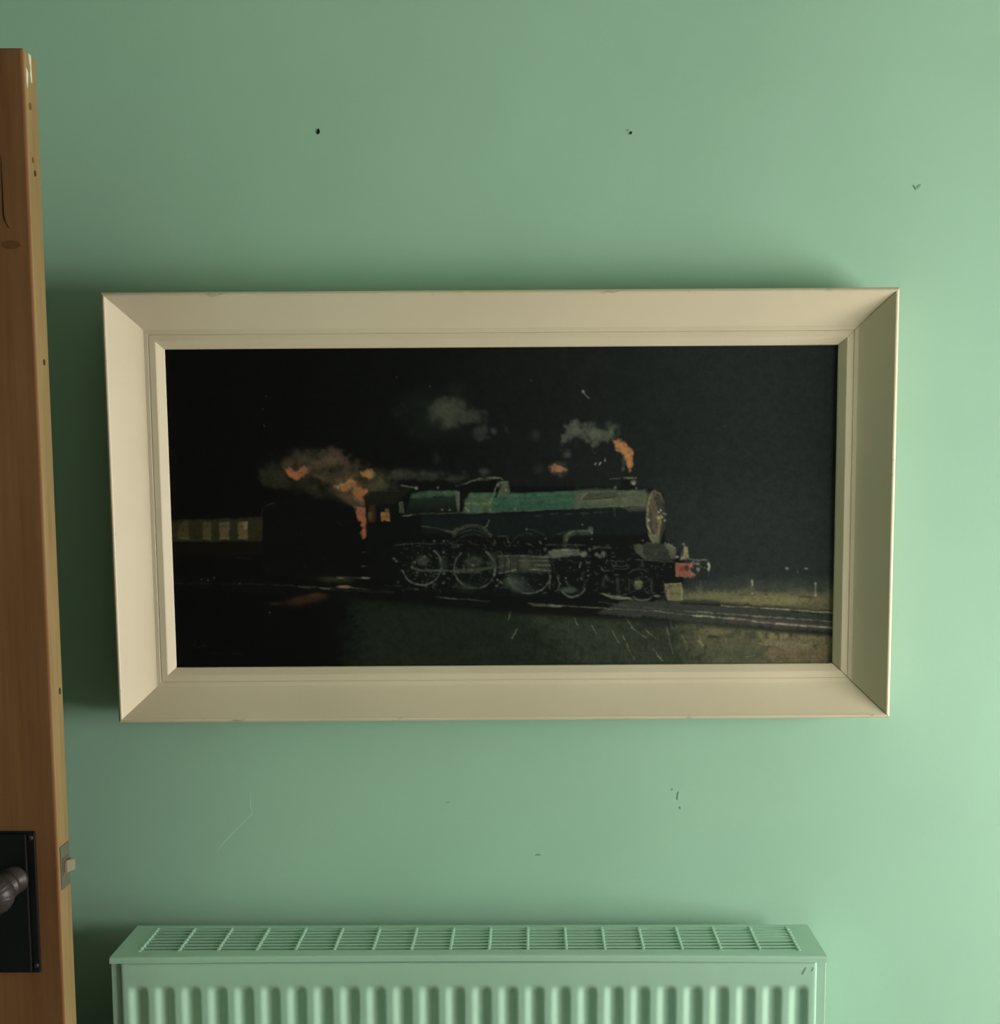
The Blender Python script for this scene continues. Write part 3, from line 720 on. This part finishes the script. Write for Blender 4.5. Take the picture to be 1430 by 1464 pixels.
    for x in (792, 797, 764): line([(x, 706), (x - 3, 714)], 1.0, (74, 112, 84), .5)
    line([(572, 734), (600, 731), (655, 730), (740, 727.5), (840, 722.5), (934, 718)], 1.5, (116, 118, 90), .75, dry=.35)
    line([(840, 722), (932, 718.5)], 1.3, (136, 128, 96), .6)
    line([(572, 735), (590, 732)], 1.5, (126, 122, 98), .7)
    poly([(600, 734), (740, 730), (934, 721), (930, 762), (760, 768), (600, 760)], (18, 24, 24), .85, soft=5, rough=1)
    for x0, x1, y in [(790, 800, 732), (812, 820, 732), (834, 845, 731), (852, 872, 730), (896, 912, 724), (908, 930, 722), (766, 774, 735)]:
        line([(x0, y), (x1, y - .8)], 2, (58, 76, 72), .6, dry=.3)
    for x in (838, 863, 882, 884): line([(x, 721), (x, 735)], 1.1, (64, 80, 74), .6)
    poly([(896, 722), (932, 719), (930, 727), (904, 729)], (80, 82, 60), .55, soft=3, rough=1)
    # dome with its pipe
    poly([(654, 690), (676, 682), (710, 680), (712, 690), (704, 699), (658, 699)], (12, 14, 13), .96, soft=1.8)
    line([(650, 689), (668, 684), (684, 678), (700, 676), (715, 677), (722, 683)], 2.2, (104, 106, 84), .85, dry=.35); line([(684, 680), (712, 677.5)], 2.6, (124, 124, 98), .6, rough=.6)
    poly([(710, 686), (718, 683), (727, 684), (730, 698), (722, 705), (712, 702), (714, 694)], (78, 88, 60), .95, soft=1.6); line([(712, 684), (727, 683)], 1.5, (136, 134, 104), .8)
    line([(711, 688), (706, 700), (700, 716)], 2.2, (112, 126, 92), .85); line([(717, 688), (708, 706)], 2.2, (9, 11, 10), .9)
    for x, y in [(724, 695), (700, 714), (712, 688), (634, 699), (624, 691), (737, 724), (701, 725), (641, 725), (630, 725)]: dab(x, y, 1.8, (136, 142, 116), .8)
    # chimney, steps, whistle
    poly([(894, 680), (912, 680), (910, 688), (916, 695), (886, 696), (894, 689)], (17, 18, 16), .97, soft=1.5); line([(877, 679), (893, 677.5)], 1.5, (88, 88, 76), .8); line([(898, 677), (915, 677.5)], 2.6, (126, 118, 86), .85)
    dab(911, 684, 4.5, (128, 124, 100), .9); dab(912, 686, 2.4, (170, 162, 128), .8); line([(888, 701), (904, 700), (914, 697)], 1.4, (112, 108, 86), .7); dab(884, 692, 3, (92, 92, 80), .8); dab(915, 693, 2.2, (116, 110, 90), .7)
    line([(880, 697), (886, 690)], 2, (80, 80, 66), .7)
    # smokebox front
    poly([(936, 698), (948, 697), (957, 712), (958, 752), (950, 775), (938, 768), (930, 738), (931, 708)], (46, 48, 38), .96, soft=2)
    arc(943, 736, 11, 39, 100, 268, 4.2, (136, 122, 84), .9, soft=1.4); arc(944, 734, 8, 33, 120, 250, 2.4, (74, 58, 42), .85)
    arc(947, 728, 9, 29, 190, 330, 3, (112, 100, 74), .85); poly([(936, 720), (944, 712), (948, 735), (945, 762), (938, 756)], (98, 78, 60), .85, soft=3, rough=1)
    poly([(945, 702), (955, 715), (957, 742), (950, 735), (946, 718)], (52, 52, 44), .8, soft=2); poly([(933, 736), (938, 738), (940, 760), (936, 756)], (46, 58, 44), .85, soft=2)
    poly([(946, 736), (953, 732), (952, 756), (946, 764)], (146, 122, 72), .85, soft=2, rough=.6); line([(945, 766), (938, 764), (932, 750)], 2.4, (150, 142, 106), .8)
    poly([(937, 764), (950, 760), (949, 776), (941, 775)], (112, 112, 80), .8, soft=2.5); line([(952, 700), (952, 714)], 1.6, (112, 96, 66), .7)
    for x, y in [(948, 729), (955, 731), (953, 737), (957, 742), (948, 738), (958, 733), (951, 726), (934, 741)]: dab(x, y, 2, (178, 172, 142), .85)
    blob(962, 720, 8, 48, (30, 36, 38), .35, soft=1)
    # running plate, splashers
    line([(600, 750), (620, 752), (634, 757), (648, 758)], 1.8, (84, 82, 62), .75, dry=.3); line([(560, 778), (590, 776), (640, 777), (660, 778)], 1.8, (62, 62, 52), .75, dry=.3)
    line([(585, 775), (587, 790)], 1.3, (58, 58, 50), .6)
    arc(674, 776, 30, 27, 205, 335, 5, (60, 62, 46), .9, rough=.7); arc(674, 778, 26, 22, 230, 330, 1.5, (98, 98, 78), .6); line([(636, 757), (646, 760), (652, 753)], 3.5, (72, 70, 50), .8, rough=.6)
    arc(675, 790, 30, 28, 215, 320, 1.4, (78, 84, 74), .6, dry=.4); arc(757, 790, 30, 29, 200, 280, 1.4, (74, 80, 72), .7, dry=.3); line([(712, 765), (725, 765), (728, 775)], 1.8, (72, 72, 62), .7)
    arc(690, 738, 9, 14, 10, 80, 1.6, (140, 146, 132), .75); arc(757, 788, 34, 33, 270, 318, 1.2, (60, 64, 58), .6)
    # wheels
    def wheel(cx, cy, r1, spans, col=(96, 106, 96)):
        blob(cx, cy, r1, r1, (14, 17, 16), .8, soft=.3, rough=0)
        for a0, a1, w_, al in spans: arc(cx, cy, r1, r1 * 1.02, a0, a1, w_, col, al, dry=.15)
    wheel(600, 810, 29, [(60, 165, 2.8, .9), (-50, 15, 3.4, .9), (10, 62, 1.8, .7)])
    wheel(678, 814, 30, [(150, 230, 2.6, .75), (60, 150, 2.4, .85), (-55, 20, 3.8, .95), (20, 60, 1.8, .7)])
    wheel(758, 820, 32, [(55, 165, 2.6, .85), (10, 55, 2.2, .8)]); line([(788, 822), (788, 846)], 1.8, (92, 98, 86), .8)
    wheel(822, 840, 18, [(20, 150, 2.8, .9)]); wheel(925, 846, 18, [(40, 140, 2.2, .75), (200, 330, 1.4, .5)]); wheel(893, 842, 14, [(60, 120, 1.6, .5)])
    for cx, cy, R1 in [(600, 810, 26), (678, 814, 27), (758, 820, 28)]:
        for k in range(14):
            a = k * 2 * PI / 14 + .2; line([(cx + 6*math.cos(a), cy + 6*math.sin(a)), (cx + R1*math.cos(a), cy + R1*math.sin(a))], 1, (34, 40, 34), .45)
    blob(602, 802, 10, 9, (66, 74, 62), .8, soft=.8, rough=.5); blob(676, 804, 15, 11, (62, 74, 54), .85, soft=.8, rough=.5); blob(676, 804, 7, 5, (22, 26, 20), .7, soft=.6)
    for x, y in [(604, 796), (590, 805), (586, 812), (662, 814), (675, 809), (559, 799), (563, 803), (632, 790), (633, 822), (632, 836), (618, 772), (632, 773), (712, 832), (718, 836), (710, 841)]: dab(x, y, 2.4, (106, 112, 98), .75)
    blob(735, 836, 18, 15, (66, 80, 66), .85, soft=.9, rough=.55, ang=.5); blob(665, 842, 18, 10, (46, 56, 44), .6, soft=1, rough=.5); blob(750, 848, 22, 7, (50, 60, 54), .6, soft=1, rough=.5)
    # rods and motion
    line([(586, 813), (600, 817), (650, 818), (700, 814), (740, 806)], 3.6, (74, 80, 60), .85, rough=.7); line([(650, 819), (686, 818)], 5, (84, 92, 62), .7, rough=1)
    blob(632, 808, 8, 14, (42, 48, 38), .7, soft=.9, rough=.5); blob(705, 806, 8, 18, (40, 48, 38), .7, soft=.9, rough=.6)
    poly([(712, 795), (786, 796), (790, 822), (714, 820)], (50, 54, 42), .85, soft=3, rough=1.4)
    line([(713, 795.5), (740, 794.5), (788, 797)], 2.4, (108, 110, 88), .85); line([(742, 802), (790, 803)], 1.5, (124, 124, 100), .8, dry=.2); line([(766, 809), (790, 810)], 2, (120, 120, 96), .85)
    line([(758, 816), (790, 818)], 2.4, (132, 132, 108), .85); line([(714, 822), (738, 817)], 2, (136, 140, 120), .85); line([(740, 820), (786, 820)], 2, (30, 34, 28), .7); line([(715, 788), (718, 794)], 1.6, (104, 106, 90), .8)
    for x in (722, 730, 741): line([(x, 797), (x, 820)], 2.2, (22, 26, 22), .7); 
    line([(728, 800), (728, 812)], 2, (98, 102, 82), .7); blob(752, 808, 9, 8, (82, 84, 60), .7, soft=.9, rough=.5)
    # cylinder
    poly([(788, 790), (834, 788), (834, 826), (792, 828)], (14, 16, 17), .97, soft=2); poly([(787, 789), (794, 785), (832, 785), (834, 794), (800, 798), (790, 800)], (98, 102, 84), .92, soft=3, rough=.8)
    line([(792, 787), (832, 786)], 1.8, (142, 142, 118), .6); line([(790, 792), (796, 822)], 1.2, (52, 56, 50), .6); dab(838, 793, 5.5, (132, 130, 112), .9); dab(782, 785, 3, (96, 96, 84), .8); dab(847, 786, 2.6, (96, 92, 76), .8)
    for x, y in [(857, 793), (862, 796), (866, 792)]: dab(x, y, 3.4, (96, 106, 92), .8)
    line([(867, 790), (867, 797)], 1.4, (140, 140, 118), .7); line([(832, 813), (834, 805)], 2, (144, 140, 118), .8); line([(782, 778), (840, 779)], 1.8, (66, 66, 56), .8); line([(854, 782), (878, 783)], 1.8, (70, 78, 74), .8)
    # steam pipe
    line([(811, 778), (811, 768), (818, 761), (830, 759), (848, 760)], 8, (48, 58, 48), .95, soft=2); line([(812, 772), (814, 764), (822, 758), (848, 757)], 3, (88, 104, 86), .85); dab(848, 755, 5, (82, 104, 86), .85); dab(850, 760, 2.2, (150, 158, 136), .9); line([(800, 762), (811, 759)], 2, (78, 78, 70), .7)
    # lower details
    for x, y in [(774, 774), (782, 769), (836, 748), (850, 770), (754, 755), (925, 772), (958, 776), (775, 776), (844, 818), (845, 826), (800, 829), (812, 829), (834, 830), (865, 816), (870, 828)]: dab(x, y, 1.9, (116, 118, 102), .75)
    line([(800, 830), (803, 838), (800, 848)], 1.8, (92, 98, 88), .75); line([(812, 834), (818, 846)], 2, (66, 80, 68), .7); line([(832, 829), (840, 833), (838, 845)], 2, (56, 66, 56), .7); blob(815, 848, 16, 6, (76, 90, 80), .75, soft=.8, rough=.5)
    line([(863, 812), (866, 818), (876, 818)], 1.8, (72, 80, 74), .7); arc(893, 806, 8, 6, 20, 200, 1.6, (78, 84, 74), .7); line([(887, 803), (897, 804)], 1.6, (98, 98, 82), .7); arc(893, 812, 12, 4, 20, 150, 1.3, (66, 72, 66), .7)
    line([(866, 840), (870, 826), (874, 832)], 4, (52, 62, 54), .7, rough=1); line([(888, 830), (888, 848)], 5, (46, 50, 42), .75); line([(905, 832), (905, 848)], 3, (46, 52, 46), .7)
    blob(919, 840, 7, 8, (108, 112, 80), .9, soft=.7, rough=.4); line([(914, 836), (924, 836)], 2.2, (150, 146, 108), .8); arc(919, 822, 12, 6, 190, 330, 1.8, (78, 84, 72), .7); line([(938, 830), (938, 850)], 2.6, (48, 58, 56), .7); arc(922, 858, 16, 5, 20, 160, 1.6, (98, 98, 82), .7)
    poly([(862, 853), (905, 860), (912, 864), (880, 861)], (112, 112, 90), .9, soft=1.6); line([(864, 853), (906, 861)], 1.6, (150, 148, 124), .8); blob(946, 857, 5, 2, (124, 120, 96), .8, soft=.6)
    # front end: saddle, lamp, buffer beam, buffers
    poly([(910, 780), (936, 776), (968, 778), (974, 790), (972, 802), (930, 801), (914, 792)], (42, 46, 36), .95, soft=2); poly([(910, 779), (922, 777), (930, 800), (916, 792)], (76, 82, 62), .8, soft=3, rough=1)
    poly([(956, 778), (968, 777), (974, 790), (973, 801), (966, 800), (962, 786)], (98, 98, 74), .88, soft=2.5, rough=1); line([(962, 777), (972, 784)], 1.8, (146, 138, 108), .7); line([(930, 776), (950, 776)], 1.6, (88, 88, 66), .7)
    line([(914, 801), (970, 805)], 2, (58, 58, 46), .7); line([(934, 802), (968, 804)], 1.2, (96, 96, 78), .6)
    poly([(973, 806), (1000, 807), (1002, 812), (994, 814), (1000, 826), (973, 828)], (160, 84, 62), .95, soft=1.6, rough=.6); poly([(978, 812), (990, 810), (986, 820), (979, 818)], (104, 44, 34), .8, soft=2); line([(974, 827), (999, 828)], 1.8, (190, 116, 84), .6)
    blob(990, 815, 4, 6, (30, 14, 10), .7, soft=.8); line([(994, 829), (998, 822), (1002, 826)], 2.4, (150, 108, 84), .8)
    poly([(979, 802), (984, 792), (986, 780), (991, 783), (993, 800)], (158, 146, 100), .92, soft=2, rough=.7); line([(984, 787), (980, 798)], 2, (92, 92, 60), .8); dab(985, 778, 2.4, (150, 144, 116), .8); dab(975, 797, 3, (186, 178, 146), .8); dab(988, 800, 2.6, (108, 120, 52), .8)
    line([(992, 800), (1000, 802), (1019, 802)], 2.2, (112, 118, 96), .8); line([(1019, 802), (1024, 806)], 1.2, (46, 50, 48), .6)
    blob(1006, 812, 3, 8, (128, 126, 96), .95, soft=.5, rough=.1); blob(1021.5, 812, 2.4, 7.5, (170, 172, 146), .95, soft=.5, rough=.1); arc(999, 812, 4, 7, 180, 330, 1.8, (150, 146, 120), .8)
    line([(1001, 811), (1018, 812)], 5, (22, 26, 26), .8); dab(1011, 812, 1.6, (120, 122, 106), .8); dab(1016, 814, 1.4, (130, 130, 112), .8); line([(1006, 818), (1005, 824)], 1.8, (86, 90, 72), .6); line([(1021, 819), (1021, 828)], 1.6, (72, 80, 76), .5)
    poly([(957, 838), (982, 837), (984, 846), (983, 864), (961, 864), (957, 850)], (122, 112, 72), .95, soft=1.8, rough=.5); line([(958, 839), (982, 838)], 1.6, (160, 148, 106), .7); line([(963, 847), (962, 862)], 2.4, (150, 138, 100), .8); line([(982, 846), (983, 862)], 2.2, (160, 156, 122), .8)
    line([(964, 853), (980, 854)], 1.6, (70, 62, 38), .7); line([(958, 848), (961, 864)], 1.6, (30, 28, 18), .7); line([(1010, 832), (1009, 842)], 1.4, (76, 84, 80), .6)
    # chimney exhaust
    blob(862, 608, 34, 21, (26, 30, 27), .8, soft=1.0, rough=.45); poly([(812, 600), (826, 588), (832, 600), (848, 596), (862, 606), (884, 604), (882, 618), (868, 622), (852, 634), (846, 616), (836, 620), (824, 612), (806, 622)], (74, 80, 66), .85, soft=6, rough=4)
    blob(824, 603, 8, 14, (92, 98, 82), .7, soft=.9, rough=.5); blob(858, 612, 10, 9, (98, 104, 86), .65, soft=.9, rough=.5); blob(886, 601, 8, 8, (48, 50, 48), .7, soft=.9, rough=.4); blob(874, 612, 8, 6, (84, 86, 70), .7, soft=.9, rough=.5)
    poly([(881, 622), (892, 619), (904, 630), (911, 631), (911, 648), (908, 668), (904, 669), (901, 656), (896, 642), (886, 636)], (196, 122, 62), .95, soft=3, rough=1.8)
    poly([(886, 624), (894, 626), (902, 636), (900, 644), (892, 636)], (212, 140, 80), .6, soft=2.5, rough=1.2); line([(904, 642), (905, 664)], 2.2, (222, 148, 86), .6); line([(886, 633), (892, 636)], 1.4, (90, 52, 28), .8)
    blob(897, 652, 4, 9, (84, 76, 60), .6, soft=.9, rough=.4); blob(896, 663, 3, 4, (96, 96, 88), .6, soft=.8)
    smoke(852, 608, 38, 16, (88, 92, 76), 46, .32, 5, .05); smoke(822, 625, 22, 10, (48, 52, 46), 14, .3, 5, -.6); smoke(802, 664, 18, 12, (96, 78, 54), 14, .3, 4)
    blob(800, 663, 16, 12, (92, 70, 44), .8, soft=1, rough=.5); poly([(788, 660), (796, 656), (806, 660), (810, 666), (800, 670), (790, 668)], (186, 120, 72), .85, soft=4, rough=2.5); blob(797, 661, 5, 4, (180, 84, 60), .7, soft=.9, rough=.4)
    blob(813, 643, 8, 6, (72, 74, 62), .8, soft=.9, rough=.4); blob(772, 664, 11, 10, (38, 40, 38), .7, soft=1, rough=.5)
    for x, y, dx, dy in [(855, 657, 1, -2), (861, 657, 2, -3), (869, 652, 1, -3.5)]: line([(x, y), (x + dx, y + dy)], 2, (176, 178, 168), .85)
    dab(837, 548, 2.6, (150, 152, 146), .9); line([(837, 548), (845, 558)], 2, (120, 122, 116), .85)
    for x, y in [(563, 526), (761, 531), (371, 554), (366, 573), (368, 598), (1045, 600), (612, 540)]: dab(x, y, 1.5, (70, 72, 70), .8)
    # posts and far lamps
    line([(1085, 834), (1085, 856)], 4, (84, 84, 62), .85); line([(1086, 833), (1086, 840)], 3, (150, 152, 124), .85); dab(1086, 853, 2, (150, 146, 112), .8)
    line([(1179, 837), (1179, 858)], 2.6, (128, 132, 112), .85); dab(1179, 856, 2.2, (170, 168, 136), .8); dab(1179, 838, 2, (150, 154, 136), .8)
    line([(1066, 856), (1080, 855)], 1.4, (36, 34, 20), .7); line([(1155, 858), (1172, 859)], 1.6, (30, 30, 18), .75)
    blob(1137, 815, 3, 3, (150, 156, 160), .9, soft=.9, rough=0); blob(1165, 815, 3.4, 2, (160, 164, 166), .9, soft=.9, rough=0); line([(1153, 817), (1153, 822)], 1.6, (110, 116, 118), .8)
    # illegible signatures
    r2 = np.random.RandomState(5); x = 1119
    while x < 1176:
        dx = 2.5 + 5 * r2.rand(); y0 = 924 + 2 * r2.rand()
        line([(x, y0 + 3 * r2.rand()), (x + dx*.4, y0 - 4 * r2.rand() ** 2), (x + dx, y0 + 4 * r2.rand())], 1.1, (66, 54, 34), .35 + .4 * r2.rand()); x += dx + (3 if r2.rand() < .2 else 0)
    line([(266, 923), (268, 929), (265, 934), (271, 935), (279, 932), (285, 933)], 1.3, (34, 35, 37), .9); line([(257, 933), (265, 932)], 1.2, (24, 24, 26), .8)
    line([(290, 944), (294, 946), (298, 943), (302, 947), (307, 944), (312, 947)], 1.2, (26, 27, 29), .85); line([(323, 945), (335, 945)], 1.3, (36, 37, 40), .9)
    for i in range(460):                                   # flecks of light on the motion
        x = 566 + 400 * r_.rand(); y = 768 + 78 * r_.rand() + (x - 566) * .03; L = 1 + 6 * r_.rand(); an_ = r_.rand() * 3.1; v = .5 + .7 * r_.rand()
        line([(x, y), (x + L * math.cos(an_), y + L * .6 * math.sin(an_))], 1 + r_.rand() * 1.6, (72 * v, 80 * v, 64 * v), .6)
    u = np.clip((IMG - 15) / 30, 0, None); IMG[:] = IMG + 12 * u * np.exp(1 - u)
    g = IMG.mean(-1, keepdims=True); IMG[:] = g + (IMG - g) * .84 + 1.5
    IMG[:] = IMG + (N3 * .06 + N2 * .07)[..., None] * IMG
    B = IMG.copy(); B[1:-1, 1:-1] = (IMG[1:-1, 1:-1] * 4 + IMG[:-2, 1:-1] + IMG[2:, 1:-1] + IMG[1:-1, :-2] + IMG[1:-1, 2:]) / 8; IMG[:] = B
    IMG[:] += (N3 * .9)[..., None] * (1 + IMG.mean(-1, keepdims=True) / 40)
paint()
CANVAS_GAIN = 0.92        # scene albedo per displayed brightness under the room's dim light
a = np.clip(IMG, 0, 255) / 255.0
linr = np.where(a <= .04045, a / 12.92, ((a + .055) / 1.055) ** 2.4)
linr = np.clip(linr * CANVAS_GAIN, 0, .85)
nv = (NXg + 1) * (NYg + 1)
co = np.empty((nv, 3), np.float32); co[:, 0] = GX.ravel(); co[:, 1] = CANV_Y; co[:, 2] = GZ.ravel()
ii = np.arange(NYg)[:, None] * (NXg + 1) + np.arange(NXg)[None, :]
q = np.stack([ii, ii + NXg + 1, ii + NXg + 2, ii + 1], -1).reshape(-1, 4).astype(np.int32)
me = bpy.data.meshes.new('canvas'); me.vertices.add(nv); me.vertices.foreach_set('co', co.ravel())
me.loops.add(q.size); me.loops.foreach_set('vertex_index', q.ravel())
me.polygons.add(len(q)); me.polygons.foreach_set('loop_start', np.arange(0, q.size, 4, dtype=np.int32)); me.polygons.foreach_set('loop_total', np.full(len(q), 4, np.int32))
me.update(calc_edges=True)
ca = me.color_attributes.new('paint', 'FLOAT_COLOR', 'POINT')
rgba = np.ones((nv, 4), np.float32); rgba[:, :3] = linr.reshape(-1, 3); ca.data.foreach_set('color', rgba.ravel())
M_CANV, nt, b = mat('oil_paint', (0, 0, 0, 1), 0.62, 0.12)
an = node(nt, 'ShaderNodeAttribute', attribute_name='paint'); nt.links.new(an.outputs['Color'], b.inputs['Base Color'])
n = noise(nt, 260, 4, .6, vscale=(1, 1, 2.2)); bump(nt, b, n.outputs[0], .25, .0006)
obj('canvas', me, M_CANV, pic, label='dark oil painting of a green steam locomotive at night')
